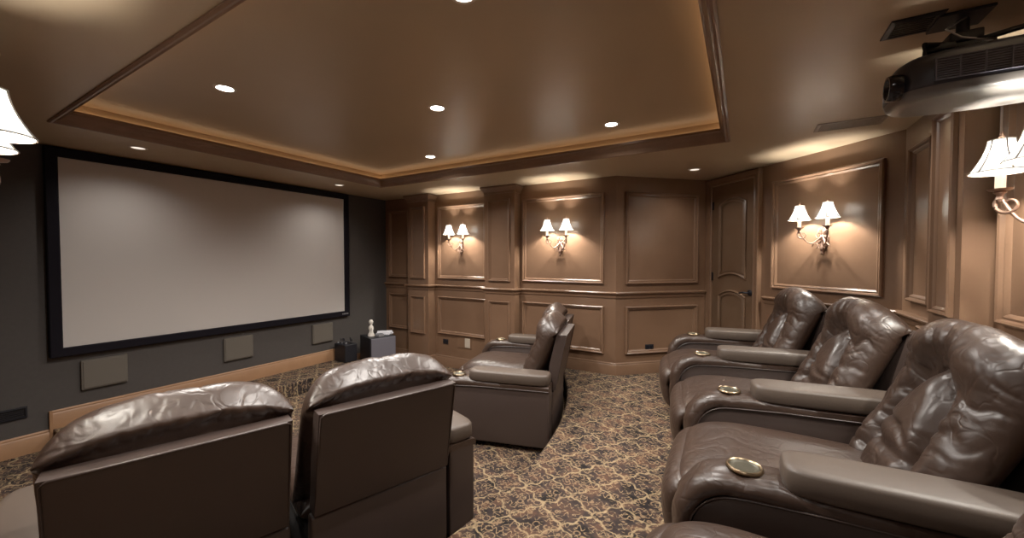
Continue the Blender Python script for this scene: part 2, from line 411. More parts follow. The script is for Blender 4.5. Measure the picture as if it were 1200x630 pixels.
# outlets
def plate(p, q, u, z, w, h, m, label, name='wall_outlet', inner=None, cat='outlet'):
    d = (q-p).normalized(); n = Vector((d.y, -d.x)); f = wall_to3(p, d, n)
    root = empty(name, f(u, z, 0.0), math.atan2(-n.x, n.y) , label, cat)
    # local: x along wall (-d?), y = out of wall
    bm = bmesh.new(); box(bm, -w/2, w/2, 0, .008, -h/2, h/2, .002)
    bm_link('cover_plate', bm, m, root)
    if inner == 'sockets':
        for sx in (-.028, .028):
            bm = bmesh.new(); box(bm, sx-.018, sx+.018, .004, .013, -.022, .022, .003); bm_link('socket', bm, M['gloss'], root)
    if inner == 'switch':
        bm = bmesh.new(); box(bm, -.02+.055, .02+.055, .006, .014, -.05, .05, .002); bm_link('socket_insert', bm, M['almond'], root)
    return root
plate(B, C, -4.10+5.3+.12, CZ-1.02-.27+.0, .10, .075, M['black'], 'small black outlet plate low in the panel under the farthest wall sconce', inner='sockets')
o = plate(B, C, -3.62+5.3, CZ-1.27, .27, .17, M['wall'], 'brown access plate with a pale socket insert low on the panelled side wall', name='access_plate', cat='wall plate')
bm = bmesh.new(); box(bm, -.115, -.02, .006, .014, -.07, .07, .003); bm_link('socket_insert', bm, M['almond'], o)
plate(C, D, .46, CZ-1.10, .115, .075, M['black'], 'small black outlet plate low on the angled wall beside the door', inner='sockets')

# ------------------------------------------------------------------ screen wall things
scr = empty('projection_screen', (-5.3, 2.44, CZ+.05), 0, 'wide grey-white projection screen with black frame on charcoal wall', 'screen')
Y0, Y1, Z0, Z1 = .905-2.44, 3.965-2.44, -.835-.05-.045, .90-.05+.085
bm = bmesh.new(); sweep(bm, [(Y0, Z0), (Y1, Z0), (Y1, Z1), (Y0, Z1)], [(0, 0), (0, .055), (.006, .06), (.072, .06), (.08, .05), (.08, .03)], lambda u, v, s: (s, u, v))
bm_link('frame', bm, M['velvet'], scr)
bm = bmesh.new(); box(bm, .02, .038, Y0+.05, Y1-.05, Z0+.05, Z1-.05); bm_link('screen_surface', bm, M['screen'], scr)
bm = bmesh.new()
for i in range(5): box(bm, .0605, .062, Y1-.135+i*.022, Y1-.120+i*.022, Z0+.03, Z0+.05)
bm_link('badge', bm, M['silver'], scr)
for i, (y, lab) in enumerate(((1.255, 'taupe in-wall speaker grille under the screen, nearest the left end'), (2.42, 'taupe in-wall speaker grille under the middle of the screen'), (3.53, 'taupe in-wall speaker grille under the right end of the screen'))):
    r = empty('wall_speaker', (-5.3, y, CZ-1.085), 0, lab, 'speaker', 'speakers under the screen')
    bm = bmesh.new(); box(bm, 0, .03, -.160, .160, -.137, .137, .006); bm_link('housing', bm, M['speaker'], r)
    bm = bmesh.new(); box(bm, .022, .036, -.148, .148, -.125, .125, .004); bm_link('grille', bm, M['speaker'], r)
r = empty('wall_vent', (-5.3, .60, CZ-1.315), 0, 'black slotted wall vent low on the charcoal wall left of the screen', 'vent')
bm = bmesh.new(); sweep(bm, [(-.175, -.05), (.175, -.05), (.175, .05), (-.175, .05)], [(0, 0), (0, .012), (.012, .014), (.014, .0)], lambda u, v, s: (s, u, v)); bm_link('frame', bm, M['black'], r)
bm = bmesh.new()
for i in range(5): box(bm, 0, .008, -.165, .165, -.036+i*.016, -.028+i*.016)
bm_link('louvre', bm, M['black'], r)

# ------------------------------------------------------------------ subwoofer and what lies on it
sx, sy = -4.86, 4.17
sub = empty('subwoofer', (sx, sy, 0), radians(-18), 'grey-fronted black subwoofer box standing in the corner right of the screen', 'speaker')
bm = bmesh.new(); box(bm, -.2, .2, -.2, .2, .03, .50, .008); bm_link('cabinet', bm, M['black'], sub)
bm = bmesh.new(); box(bm, .2, .222, -.19, .19, .045, .49, .006); bm_link('front_grille', bm, M['grey'], sub)
for a in (-.16, .16):
    for b in (-.16, .16):
        bm = bmesh.new(); lathe(bm, [(.02, 0), (.022, .03)], (a, b, 0), 12, caps=True); bm_link('foot', bm, M['black'], sub)
r = empty('figurine', (sx-.03, sy-.10, .50), 0, 'small pale upright figurine standing on the subwoofer', 'figurine')
bm = bmesh.new(); lathe(bm, [(.0, 0), (.05, 0), (.052, .02), (.035, .05), (.028, .08), (.04, .11), (.036, .14), (.018, .165), (.016, .175), (.03, .195), (.033, .22), (.022, .245), (0, .25)], seg=16); bm_link('body', bm, M['white'], r, smooth=60)
bm = bmesh.new(); tube(bm, [(.035, -.01, .13), (.055, -.02, .10), (.05, -.03, .07)], .012); bm_link('arm', bm, M['white'], r, smooth=60)
bm = bmesh.new()
box(bm, sx+.07, sx+.17, sy-.12, sy-.02, .50, .535, .006, mtx=None)
tag(bm_link('game_controller', bm, M['silver']), 'small silver-grey gadget lying between figurine and papers on the subwoofer', 'gadget')
bm = bmesh.new()
for i in range(3):
    box(bm, -.11, .11, -.08, .08, i*.014, .012+i*.014, .002, mtx=Matrix.Translation((sx+.03, sy+.11, .502)) @ Matrix.Rotation(radians(20+14*i), 4, 'Z'))
tag(bm_link('booklet_stack', bm, M['paper']), 'little stack of white booklets on the corner of the subwoofer', 'booklets')
r = empty('equipment_case', (-5.10, 3.78, .16), radians(-4), 'low black equipment case with glinting cables beside the subwoofer', 'equipment')
bm = bmesh.new(); box(bm, -.14, .14, -.10, .10, 0, .26, .012); bm_link('case', bm, M['black'], r)
for i in range(5):
    bm = bmesh.new(); x = -.09+i*.045; y = -.05+.1*random.random()
    tube(bm, [(x, y, .26), (x+.01, y+.01, .31), (x+.03, y-.02, .33+.02*random.random()), (x+.06, y-.03, .28)], .008); bm_link('cable', bm, M['gloss'], r, smooth=60)
for i in range(3):
    bm = bmesh.new(); lathe(bm, [(0, 0), (.014, .002), (.010, .018), (0, .02)], (-.1+i*.07, -.06+.02*i, .26), 10); bm_link('connector', bm, M['silver'], r, smooth=60)

# ------------------------------------------------------------------ recliner
W = .74
def grid_pillow(path, width, front, back, nu, nv, edge=(4, 4), zdrop=None, feat=None):
    """path(v)->(x,z), offsets along path normal; returns bmesh"""
    bm = bmesh.new(); sheets = []
    for side in (1, -1):
        rows = []
        for j in range(nv+1):
            v = j/nv; v = .5-.5*cos(pi*v) if True else v
            x, z = path(v); e = 1e-3
            xa, za = path(max(0, v-e)); xb, zb = path(min(1, v+e)); t = Vector((xb-xa, zb-za)).normalized(); n = Vector((t.y, -t.x))
            row = []
            for i in range(nu+1):
                s = -cos(pi*i/nu); u = s
                E_ = max(0, 1-abs(u)**edge[0])**.5 * max(0, 1-abs(2*v-1)**edge[1])**.5
                th = front(u, v) if side == 1 else back(u, v)
                d = th*E_*side
                if feat and side == 1: d += feat(u, v)*min(1, E_*1.6)
                if feat and side == -1 and v > .75: d += bfeat(u, v)*min(1, E_*1.6)
                y = u*width(v)/2; xx = x+n.x*d; zz = z+n.y*d
                if zdrop: zz -= zdrop(u, v)
                row.append((xx, y, zz))
            rows.append(row)
        sheets.append(rows)
    fr = [[bm.verts.new(c) for c in r_] for r_ in sheets[0]]
    bk = [[fr[j][i] if (i in (0, nu) or j in (0, nv)) else bm.verts.new(sheets[1][j][i]) for i in range(nu+1)] for j in range(nv+1)]
    for G_ in (fr, bk):
        for j in range(nv):
            for i in range(nu):
                q = (G_[j][i], G_[j][i+1], G_[j+1][i+1], G_[j+1][i])
                try: bm.faces.new(q if G_ is fr else q[::-1])
                except ValueError: pass
    return bm
def bfeat(u, v):
    nz = noise.noise(Vector((u*3.1, v*4, 3))); m = sstep(.80, .92, v)
    r1 = (1-abs(sin(u*9+3*nz)))**2.5; r2 = (1-abs(sin(u*23+5*nz)))**2
    return (.013*r1*sstep(-.25, .35, noise.noise(Vector((u*1.7+4, 2, 1)))) + .005*r2)*m - .006*nz*m
def sstep(a, b, x):
    t = min(1, max(0, (x-a)/(b-a))); return t*t*(3-2*t)
def catmull(pts, v):
    n = len(pts)-1; k = min(int(v*n), n-1); t = v*n-k
    p = [pts[max(0, k-1)], pts[k], pts[k+1], pts[min(n, k+2)]]
    return tuple(.5*((2*p[1][a]) + (-p[0][a]+p[2][a])*t + (2*p[0][a]-5*p[1][a]+4*p[2][a]-p[3][a])*t*t + (-p[0][a]+3*p[1][a]-3*p[2][a]+p[3][a])*t**3) for a in (0, 1))
BACKP = [(-.19, .40), (-.295, .56), (-.385, .74), (-.455, .90), (-.505, 1.02), (-.575, 1.095)]
def make_back(seed):
    o = Vector((seed*3.1, seed*1.7, 0))
    def width(v): return W*(1.0 + .035*sin(pi*v))
    def front(u, v):
        return .115 + .045*sstep(.55, .8, v)
    def back(u, v): return .095 - .05*sstep(.74, .90, v)
    def feat(u, v):
        vv = max(0, v-.12)/.56
        hw = .46
        r = sqrt((u/hw)**2 + vv**2) if v > .12 else abs(u)/hw
        nz = noise.noise(Vector((u*2.2, v*3.0, 0))+o); nf = noise.noise(Vector((u*6, v*7, 4))+o)
        def ridge(x): return (1-abs(sin(x)))**2.2
        g = exp(-((r-1-.07*nz)/(.15 if r < 1 else .24))**2)
        d = -.062*g
        if r < 1: d += -.018 + .032*(1-r*r)*sstep(.10, .45, v)
        # folds under the lumbar pad
        if r < 1.15:
            d += -.024*exp(-((v-.19-.09*abs(u)-.04*nz)/.028)**2) - .012*exp(-((v-.30+.10*u-.05*nz)/.02)**2)
        ang = math.atan2(v-.22, u)
        wr = ridge(ang*9 + 2.5*nz + 1.2*nf + seed) * exp(-((r-1.22)/.28)**2)
        wr2 = ridge(ang*21 + 4*nz + 2.0*nf + 2*seed) * exp(-((r-1.12)/.20)**2)
        d += -.014*wr - .0085*wr2
        # creases pulling across the side bolsters
        side = sstep(.42, .62, abs(u))*(1-sstep(.66, .80, v))
        d += -.010*side*ridge(v*19 + 2.2*nz + 1.3*nf + (1.2 if u > 0 else 0)) - .006*side*ridge(v*43+3*nz+2*nf)*sstep(-.2, .5, noise.noise(Vector((u*3, v*4, 9))+o)+.2)
        # soft fullness and seam puckers of the headrest
        top = sstep(.78, .92, v)
        d += .004*top*noise.noise(Vector((u*5, v*3, 2))+o) - .0045*sstep(.93, .985, v)*ridge(u*34+5*nz) - .003*sstep(.90, .98, v)*ridge(u*71+7*nz)
        d += .007*noise.noise(Vector((u*3.0, v*4, 7))+o) + .0025*nf
        return d
    def zdrop(u, v): return .075*sstep(.6, 1, v)*abs(u)**3.2 - .0
    return grid_pillow(lambda v: catmull(BACKP, v), width, front, back, 120, 150, (4, 6), zdrop, feat)
SEATP = [(-.34, .40), (-.10, .40), (.18, .405), (.38, .40), (.50, .365), (.545, .29)]
def make_seat(seed):
    o = Vector((seed*2.3, 9.1, 0))
    def feat(u, v):
        nz = noise.noise(Vector((u*2, v*3, 1))+o)
        d = .016*noise.noise(Vector((u*3, v*6, 3))+o) + .006*noise.noise(Vector((u*9, v*13, 3))+o)
        d -= .032*exp(-((abs(u)-.62-.05*nz)/.08)**2)*sstep(.1, .3, v); d += .022*exp(-((abs(u)-.82)/.14)**2); d -= .012*exp(-((v-.62-.03*nz)/.02)**2)*(abs(u) < .62)
        d -= .012*(1-abs(sin(v*24+3*nz+2*u)))**2.2*sstep(.50, .72, abs(u))
        d -= .005*(1-abs(sin(v*47+4*nz+2)))**2*exp(-((abs(u)-.6)/.22)**2)
        return d
    return grid_pillow(lambda v: catmull(SEATP, v), lambda v: W*.985, lambda u, v: .105, lambda u, v: .10, 80, 110, (6, 6), None, lambda u, v: 1.6*feat(u, v))
FOOTP = [(.545, .40), (.60, .33), (.60, .22), (.575, .09)]
def make_foot(seed):
    o = Vector((seed*1.3, 3.1, 0))
    def feat(u, v):
        nz = noise.noise(Vector((u*2, v*3, 1))+o)
        return .010*noise.noise(Vector((u*4, v*3, 3))+o) + .005*sin(u*40+8*nz)*sstep(.55, .95, abs(2*v-1)) - .02*exp(-((v-.5)/.06)**2)
    return grid_pillow(lambda v: catmull(FOOTP, v), lambda v: W*.97, lambda u, v: .065, lambda u, v: .06, 40, 36, (5, 4), None, feat)
# arm outline (x,z), open path from bottom front over the top to the back
AW = .19
def arm_outline():
    pts = [(.50, .05), (.535, .20), (.535, .36)]
    for i in range(1, 9):
        a = i/9*pi/2; pts.append((.36+.175*cos(a), .38+.185*sin(a)))
    pts += [(.34, .566), (.1, .575), (-.25, .575), (-.53, .575)]
    return pts
def make_arm_panel():
    bm = bmesh.new(); o = [(x if x < .3 else x-.03, z-.025 if z > .4 else z) for x, z in arm_outline()] + [(-.53, .05)]
    a = [bm.verts.new((x, -AW/2+.008, z)) for x, z in o]; b = [bm.verts.new((x, AW/2-.008, z)) for x, z in o]
    fa = bm.faces.new(a); fb = bm.faces.new(b[::-1])
    for i in range(len(o)):
        j = (i+1) % len(o); bm.faces.new((a[i], b[i], b[j], a[j]))
    bmesh.ops.bevel(bm, geom=[e for f in (fa, fb) for e in f.edges], offset=.014, segments=3, profile=.5, affect='EDGES')
    return bm
def resample(pts, n):
    P = [Vector(p) for p in pts]; L_ = [0]
    for a, b in zip(P, P[1:]): L_.append(L_[-1]+(b-a).length)
    out = []
    for i in range(n+1):
        s = L_[-1]*i/n
        k = max(k_ for k_ in range(len(P)-1) if L_[k_] <= s+1e-9)
        t = (s-L_[k])/max(1e-9, L_[k+1]-L_[k]); out.append(P[k].lerp(P[k+1], min(1, t)))
    return out
def make_arm_roll(seed):
    pts = resample(arm_outline(), 70); bm = bmesh.new(); n = 18; rows = []
    for i, p in enumerate(pts):
        a = pts[max(0, i-1)]; b = pts[min(len(pts)-1, i+1)]; t = (b-a).normalized(); nn = Vector((t.y, -t.x))
        if nn.x < 0 and nn.y < 0: nn = -nn
        f = 1-i/70; fat = .012+.030*sstep(.25, .6, f)
        row = []
        for k in range(n+1):
            s = -1+2*k/n; h = fat*(1-abs(s)**3.2)**.5 if abs(s) < 1 else 0
            nz = noise.noise(Vector((i*.12, s*1.5, seed)))
            front = sstep(.35, .65, f)
            h += (.0045*sin(i*1.1+5*nz)*front*(.3+abs(s)) + .006*nz*front)*(1-abs(s)**6)
            y = s*(AW/2+.004+.010*front)
            edge = 0 if abs(s) < 1 else -.0
            row.append(bm.verts.new((p.x+nn.x*(h+.002), y, p.y+nn.y*(h+.002))))
        # skirt down the sides
        rows.append([bm.verts.new((p.x-nn.x*.025, -(AW/2+.002), p.y-nn.y*.025))] + row + [bm.verts.new((p.x-nn.x*.025, AW/2+.002, p.y-nn.y*.025))])
    for r1, r2 in zip(rows, rows[1:]):
        for k in range(len(r1)-1): bm.faces.new((r1[k], r1[k+1], r2[k+1], r2[k]))
    bm.faces.new(rows[0]); bm.faces.new(rows[-1][::-1])
    return bm
def superbox(bm, cx, cy, cz, hx, hy, hz, nx=28, ny=16, px=8, pz=3.0, feat=None):
    """cushion-like block: squircle outline in plan, pillowed in height"""
    nr = 10; rings = []
    ns = 64
    def outline(a, k):
        c, s = cos(a), sin(a); return (cx+hx*k*abs(c)**(2/px)*(1 if c > 0 else -1), cy+hy*k*abs(s)**(2/3.4)*(1 if s > 0 else -1))
    prof = []
    for j in range(nr+1):
        a = -pi/2+pi*j/nr; prof.append((max(0, cos(a))**(2/6.0), (abs(sin(a))**(2/pz))*(1 if a > 0 else -1)))
    top = []
    for (k, zz) in prof:
        kk = max(.002, k); fx = 1-(1-kk)*.35*hy/hx*2
        ring = []
        for i in range(ns):
            a = 2*pi*i/ns; c, s = cos(a), sin(a)
            kx = 1-(1-kk)*min(1, hy/hx) if kk > .05 else 1-min(1, hy/hx)
            x = cx+hx*kx*abs(c)**(2/px)*(1 if c > 0 else -1); y = cy+hy*kk*abs(s)**(2/4)*(1 if s > 0 else -1)
            z = cz+hz*zz
            if feat: z += feat(x, y)*(1 if zz > 0 else 0)
            ring.append(bm.verts.new((x, y, z)))
        rings.append(ring)
    for a, b in zip(rings, rings[1:]):
        for i in range(ns): bm.faces.new((a[i], a[(i+1) % ns], b[(i+1) % ns], b[i]))
    bm.faces.new(rings[0][::-1]); bm.faces.new(rings[-1])
def shell_mesh():
    bm = bmesh.new(); hw = W/2-.02
    secs = [(.50, -.47, -.555), (.75, -.505, -.60), (1.0, -.565, -.65)]
    rows = [[bm.verts.new((xf, -hw, z)), ] for z, xf, xb in secs]
    V = []
    for z, xf, xb in secs:
        V.append([bm.verts.new((xf, -hw, z)), bm.verts.new((xf, hw, z)), bm.verts.new((xb, hw, z-.0)), bm.verts.new((xb, -hw, z))])
    for r_ in rows: bm.verts.remove(r_[0])
    for a, b in zip(V, V[1:]):
        for i in range(4): bm.faces.new((a[i], a[(i+1) % 4], b[(i+1) % 4], b[i]))
    bm.faces.new(V[0][::-1]); bm.faces.new(V[-1])
    bmesh.ops.bevel(bm, geom=[e for e in bm.edges if len(e.link_faces) == 2 and e.calc_face_angle(0) > .6], offset=.014, segments=3, profile=.5, affect='EDGES')
    return bm
def mesh_of(bm, m, smooth):
    bmesh.ops.recalc_face_normals(bm, faces=bm.faces)
    me = bpy.data.meshes.new('m'); bm.to_mesh(me); bm.free(); me.materials.append(m)
    for p in me.polygons: p.use_smooth = True
    if smooth < 179: me.set_sharp_from_angle(angle=radians(smooth))
    return me
ME = {}
for s in (1, 2, 3): ME['back', s] = mesh_of(make_back(s), M['leather'], 180); ME['seat', s] = mesh_of(make_seat(s), M['leather'], 180)
ME['foot'] = mesh_of(make_foot(1), M['leather'], 180)
ME['shell'] = mesh_of(shell_mesh(), M['hide'], 35)
bm = bmesh.new()   # piping round the rear panel
hw = W/2-.024
tube(bm, [(-.552, -hw, .505), (-.602, -hw, .75), (-.649, -hw+.004, .985), (-.652, -hw+.02, .997), (-.652, hw-.02, .997), (-.649, hw-.004, .985), (-.602, hw, .75), (-.552, hw, .505)], .0045, 6)
ME['piping'] = mesh_of(bm, M['hide'], 60)
bm = bmesh.new(); box(bm, -.535, -.47, -W/2+.01, W/2-.01, .04, .485, .012, 3); ME['rear'] = mesh_of(bm, M['hide'], 35)
bm = bmesh.new(); box(bm, -.47, .50, -W/2+.02, W/2-.02, .03, .32, .02, 2); ME['base'] = mesh_of(bm, M['dark'], 35)
ME['arm'] = mesh_of(make_arm_panel(), M['hide'], 35)
ME['roll'] = mesh_of(make_arm_roll(2), M['leather'], 60)
bm = bmesh.new(); superbox(bm, -.16, 0, .636, .37, .108, .052, pz=5.0); ME['pad'] = mesh_of(bm, M['padtop'], 60)
bm = bmesh.new(); lathe(bm, [(.050, .003), (.053, .009), (.059, .011), (.064, .006), (.065, .0), (.055, -.006), (.050, .003)], (.325, 0, .612), 40); ME['cupring'] = mesh_of(bm, M['gold'], 60)
bm = bmesh.new(); lathe(bm, [(.0, .003), (.034, .003), (.050, .004), (.0515, .007)], (.325, 0, .612), 40); ME['cupin'] = mesh_of(bm, M['cup'], 60)
bm = bmesh.new(); pp = []
for x, z in resample(arm_outline(), 40): pp.append((x-.018 if x > .3 else x, -AW/2-.001, z-.030 if z > .4 else z))
tube(bm, pp, .0042, 6); tube(bm, [(x, -y, z) for x, y, z in pp], .0042, 6); ME['armpipe'] = mesh_of(bm, M['hide'], 60)

def child(name, me, parent, loc=(0, 0, 0), rz=0, label=None):
    o = bpy.data.objects.new(name, me); COL.objects.link(o); o.parent = parent; o.location = loc; o.rotation_euler = (0, 0, rz)
    if label: o['label'] = label
    return o
def recliner(loc, rot, arms, seed, label, group, pitch=0.0):
    r = empty('recliner', loc, radians(rot), label, 'recliner', group)
    child('back_cushion', ME['back', seed], r); child('seat_cushion', ME['seat', seed], r); child('footrest', ME['foot'], r)
    sh = child('back_panel', ME['shell'], r); child('piping', ME['piping'], sh)
    child('rear_panel', ME['rear'], r); child('base', ME['base'], r)
    for s, ex, rz in arms:
        y = s*(W/2+AW/2+.004+ex)
        a = child('arm', ME['arm'], r, (0, y, 0), rz); child('piping', ME['armpipe'], a)
        child('arm_bolster', ME['roll'], a)
        child('arm_pad', ME['pad'], a)
        c = child('cup_holder', ME['cupring'], a); c['label'] = 'brass-rimmed cup holder'
        child('cup_liner', ME['cupin'], a)
    return r
# front row on the lower floor
recliner((-2.35, .812, 0), 162, [(1, 0, 0)], 1, 'dark leather recliner seen from behind nearest the left edge below the screen', 'front row recliners')
recliner((-2.08, 1.575, 0), 161, [(-1, 0, 0)], 2, 'leather recliner seen from behind with its arm on the right, standing at the step edge', 'front row recliners')
rc = recliner((-2.05, 3.375, 0), 195, [(1, 0, 0)], 3, 'dark leather recliner seen from the side in front of the panelled wall', 'front row recliners')
rd = recliner((-2.33, 4.065, 0), 195, [(-1, 0, 0)], 1, 'dark leather recliner beside the panelled wall, hidden mostly behind the side-view one', 'front row recliners')
rc.scale = rd.scale = (1, .93, 1)
# back row on the raised floor
recliner((-.045, 4.205, UP), 190, [(-1, 0, 0), (1, 0, 0)], 2, 'plump brown leather recliner at the far end of the back row near the door', 'back row recliners')
recliner((.195, 3.265, UP), 188, [(1, .02, 0)], 3, 'plump brown leather recliner second from the door in the back row', 'back row recliners')
recliner((.325, 2.26, UP), 182, [(1, .03, 0)], 1, 'large brown leather recliner with big puffed back below the right sconce', 'back row recliners')
recliner((.33, 1.23, UP), 178, [(1, .02, 0)], 2, 'brown leather recliner at the bottom edge, only its seat front showing', 'back row recliners')

# ------------------------------------------------------------------ sconces
def build_sconce():
    r = empty('wall_sconce')
    # local: x along wall, y out of the wall, z up (0 = centre of backplate)
    bm = bmesh.new()
    mt = Matrix.Rotation(-pi/2, 4, 'X')
    lathe(bm, [(0, .0), (.045, .0), (.048, .008), (.03, .018), (.016, .03), (0, .034)], mtx=Matrix.Scale(1.9, 4, (0, 0, 1)) @ mt, seg=20)
    for i in range(9):                                   # cast leaves of the backplate
        a = pi*2*i/9
        pts = [(cos(a)*.02, .02, sin(a)*.035), (cos(a)*.045, .034, sin(a)*.075), (cos(a+.25)*.058, .03, sin(a+.25)*.105), (cos(a+.6)*.055, .022, sin(a+.6)*.105)]
        tube(bm, pts, lambda t: .011*(1-t*.75), 6)
    bm_link('backplate', bm, M['bronze'], r, smooth=60)
    bm = bmesh.new(); lathe(bm, [(0, -.155), (.010, -.150), (.017, -.135), (.009, -.12), (.014, -.11), (.022, -.095), (.01, -.07), (.01, -.05)], (0, .03, 0), 12); bm_link('drop_finial', bm, M['bronze'], r, smooth=60)
    for s in (-1, 1):
        bm = bmesh.new()
        pts = [(0, .03, .02)]
        for i in range(1, 25):
            t = i/24; x = s*.13*(t**.8); y = .03+.115*t; z = .02-.075*sin(pi*t)*(1-.1*t) + .055*t**3; pts.append((x, y, z))
        tube(bm, pts, .0065, 8)
        # scroll curling under the candle cup
        cx, cz_ = s*.105, .012
        dv = Vector((s*.13, .115)).normalized()
        pts = [(s*.13, .145, .078)]
        for i in range(26):
            a = -.3+i/25*5.6; rr = .042*(1-i/25*.62); q = -.026 + rr*cos(a); pts.append((s*.13+dv.x*q, .145+dv.y*q, .036 - rr*sin(a)))
        tube(bm, pts, lambda t: .0075*(1-.4*t), 8)
        pts = []
        for i in range(20):
            a = i/19*4.6; rr = .034*(1-i/19*.6); pts.append((s*(.045+rr*cos(a)), .05, -.075+rr*sin(a)))
        tube(bm, pts, lambda t: .0058*(1-.4*t), 8)
        arm = bm_link('arm', bm, M['bronze'], r, smooth=60)
        bm = bmesh.new(); c = (s*.13, .145, .075)
        lathe(bm, [(0, -.03), (.008, -.026), (.013, -.014), (.007, -.004), (.012, .006), (.020, .014), (.017, .02), (.034, .024), (.038, .03), (.016, .032), (0, .032)], c, 18); bm_link('candle_cup', bm, M['bronze'], arm, smooth=50)
        bm = bmesh.new(); lathe(bm, [(.0, .03), (.0155, .03), (.0155, .105), (.0, .105)], c, 16); bm_link('candle_sleeve', bm, M['candle'], arm, smooth=50)
        # shade: bell with 12 scalloped panels, open top and bottom
        bm = bmesh.new(); prof = []
        for i in range(13):
            t = i/12; rad = .038 + .050*(t**1.7) + .004*t; prof.append((rad, .235-.135*t))
        seg = 36; rings = []
        for (rad, z) in prof:
            rings.append([bm.verts.new((c[0]+rad*(1-.035*abs(sin(3*2*pi*k/seg)))*cos(2*pi*k/seg), c[1]+rad*(1-.035*abs(sin(3*2*pi*k/seg)))*sin(2*pi*k/seg), c[2]+z)) for k in range(seg)])
        for a, b in zip(rings, rings[1:]):
            for k in range(seg): bm.faces.new((a[k], a[(k+1) % seg], b[(k+1) % seg], b[k]))
        sh = bm_link('lamp_shade', bm, M['shade'], arm, smooth=60)
        bm = bmesh.new()
        for k in range(6):
            a = 2*pi*k/6; tube(bm, [(c[0]+(rad+.001)*cos(a), c[1]+(rad+.001)*sin(a), c[2]+z) for rad, z in prof], .0026, 5)
        for rad, z in (prof[0], prof[-1]):
            tube(bm, [(c[0]+rad*cos(2*pi*k/36), c[1]+rad*sin(2*pi*k/36), c[2]+z) for k in range(36)], .0025, 5, closed=True)
        bm_link('shade_trim', bm, M['rib'], sh, smooth=60)
        bm = bmesh.new(); lathe(bm, [(0, .235), (.006, .237), (.009, .247), (.004, .256), (.007, .263), (0, .272)], c, 12)
        for k in range(3):
            a = 2*pi*k/3; tube(bm, [(c[0], c[1], c[2]+.237), (c[0]+.038*cos(a), c[1]+.038*sin(a), c[2]+.235)], .0015, 5)
        bm_link('shade_finial', bm, M['bronze'], sh, smooth=60)
    return r
SZ = CZ+.19
def bulb(p, e, col=(1, .94, .84), rad=.02):
    l = bpy.data.lights.new('bulb', 'POINT'); l.energy = e; l.color = col; l.shadow_soft_size = rad
    o = bpy.data.objects.new('bulb_light', l); COL.objects.link(o); o.location = p; return o
def place(root, p, n, ez=27):
    root.location = (p[0], p[1], SZ); a = math.atan2(n[1], n[0])-pi/2; root.rotation_euler = (0, 0, a)
    for s in (-1, 1):
        v = Matrix.Rotation(a, 3, 'Z') @ Vector((s*.13, .145, 0)); bulb((p[0]+v.x, p[1]+v.y, SZ+.075+.165), ez)
s0 = build_sconce()
wallN = Vector((dd.y, -dd.x))
mid = D + dd*1.46
spots = [((-3.66, 4.74), (0, -1), 'two-shade bronze sconce on the side wall panel nearest the screen'),
         ((-2.04, 4.74), (0, -1), 'two-shade bronze sconce on the wide side wall panel behind the recliner in side view'),
         ((mid.x, mid.y), (wallN.x, wallN.y), 'two-shade bronze sconce on the diagonal wall right of the door'),
         ((1.08, 2.35), (-1, 0), 'large two-shade bronze sconce at the right edge under the projector'),
         ((-2.04, LW), (0, 1), 'large glowing two-shade sconce cut off by the left edge beside the screen')]
for i, (p, n, lab) in enumerate(spots):
    o = s0 if i == 0 else copy_tree(s0)
    tag(o, lab, 'wall sconce', 'wall sconces'); place(o, p, n)

# ------------------------------------------------------------------ recessed lights
def recessed(name, x, y, z, m, lab, grp):
    r = empty(name, (x, y, z), 0, lab, 'ceiling light', grp)
    bm = bmesh.new(); lathe(bm, [(.048, -.001), (.050, -.006), (.066, -.005), (.068, 0)], seg=28); bm_link('trim_ring', bm, M['ring'], r, smooth=60)
    bm = bmesh.new(); lathe(bm, [(0, -.003), (.049, -.002)], seg=28); bm_link('lens', bm, m, r)
    return r
def spot(p, e, ang=150, blend=.9, col=(1, .93, .86), rad=.05):
    l = bpy.data.lights.new('downlight_or_fill', 'SPOT'); l.energy = e; l.color = col; l.spot_size = radians(ang); l.spot_blend = blend; l.shadow_soft_size = rad
    o = bpy.data.objects.new('downlight_or_fill_lamp', l); COL.objects.link(o); o.location = p; return o
for (x, y, lab) in ((-3.05, 1.34, 'bright recessed light in the ceiling tray near its left front corner'), (-3.07, 3.40, 'bright recessed light in the ceiling tray nearest the far corner by the screen'),
                    (-2.04, 2.34, 'bright recessed light in the middle of the ceiling tray'), (-.99, 3.38, 'bright recessed light in the ceiling tray nearest the door'), (-1.07, 1.40, 'recessed light in the ceiling tray cut by the top edge')):
    recessed('recessed_light', x, y, TRAY, M['lamp'], lab, 'recessed lights in the ceiling tray'); spot((x, y, TRAY-.03), 115)
for (x, y, lab) in ((-4.71, 1.37, 'small dim recessed light in the soffit above the left part of the screen'), (-4.73, 3.43, 'small dim recessed light in the soffit above the right end of the screen'),
                    (-.475, 4.85, 'small dim recessed light in the soffit in front of the door')):
    recessed('recessed_light', x, y, CEIL, M['lampdim'], lab, 'dim recessed lights in the soffit'); spot((x, y, CEIL-.03), 14)

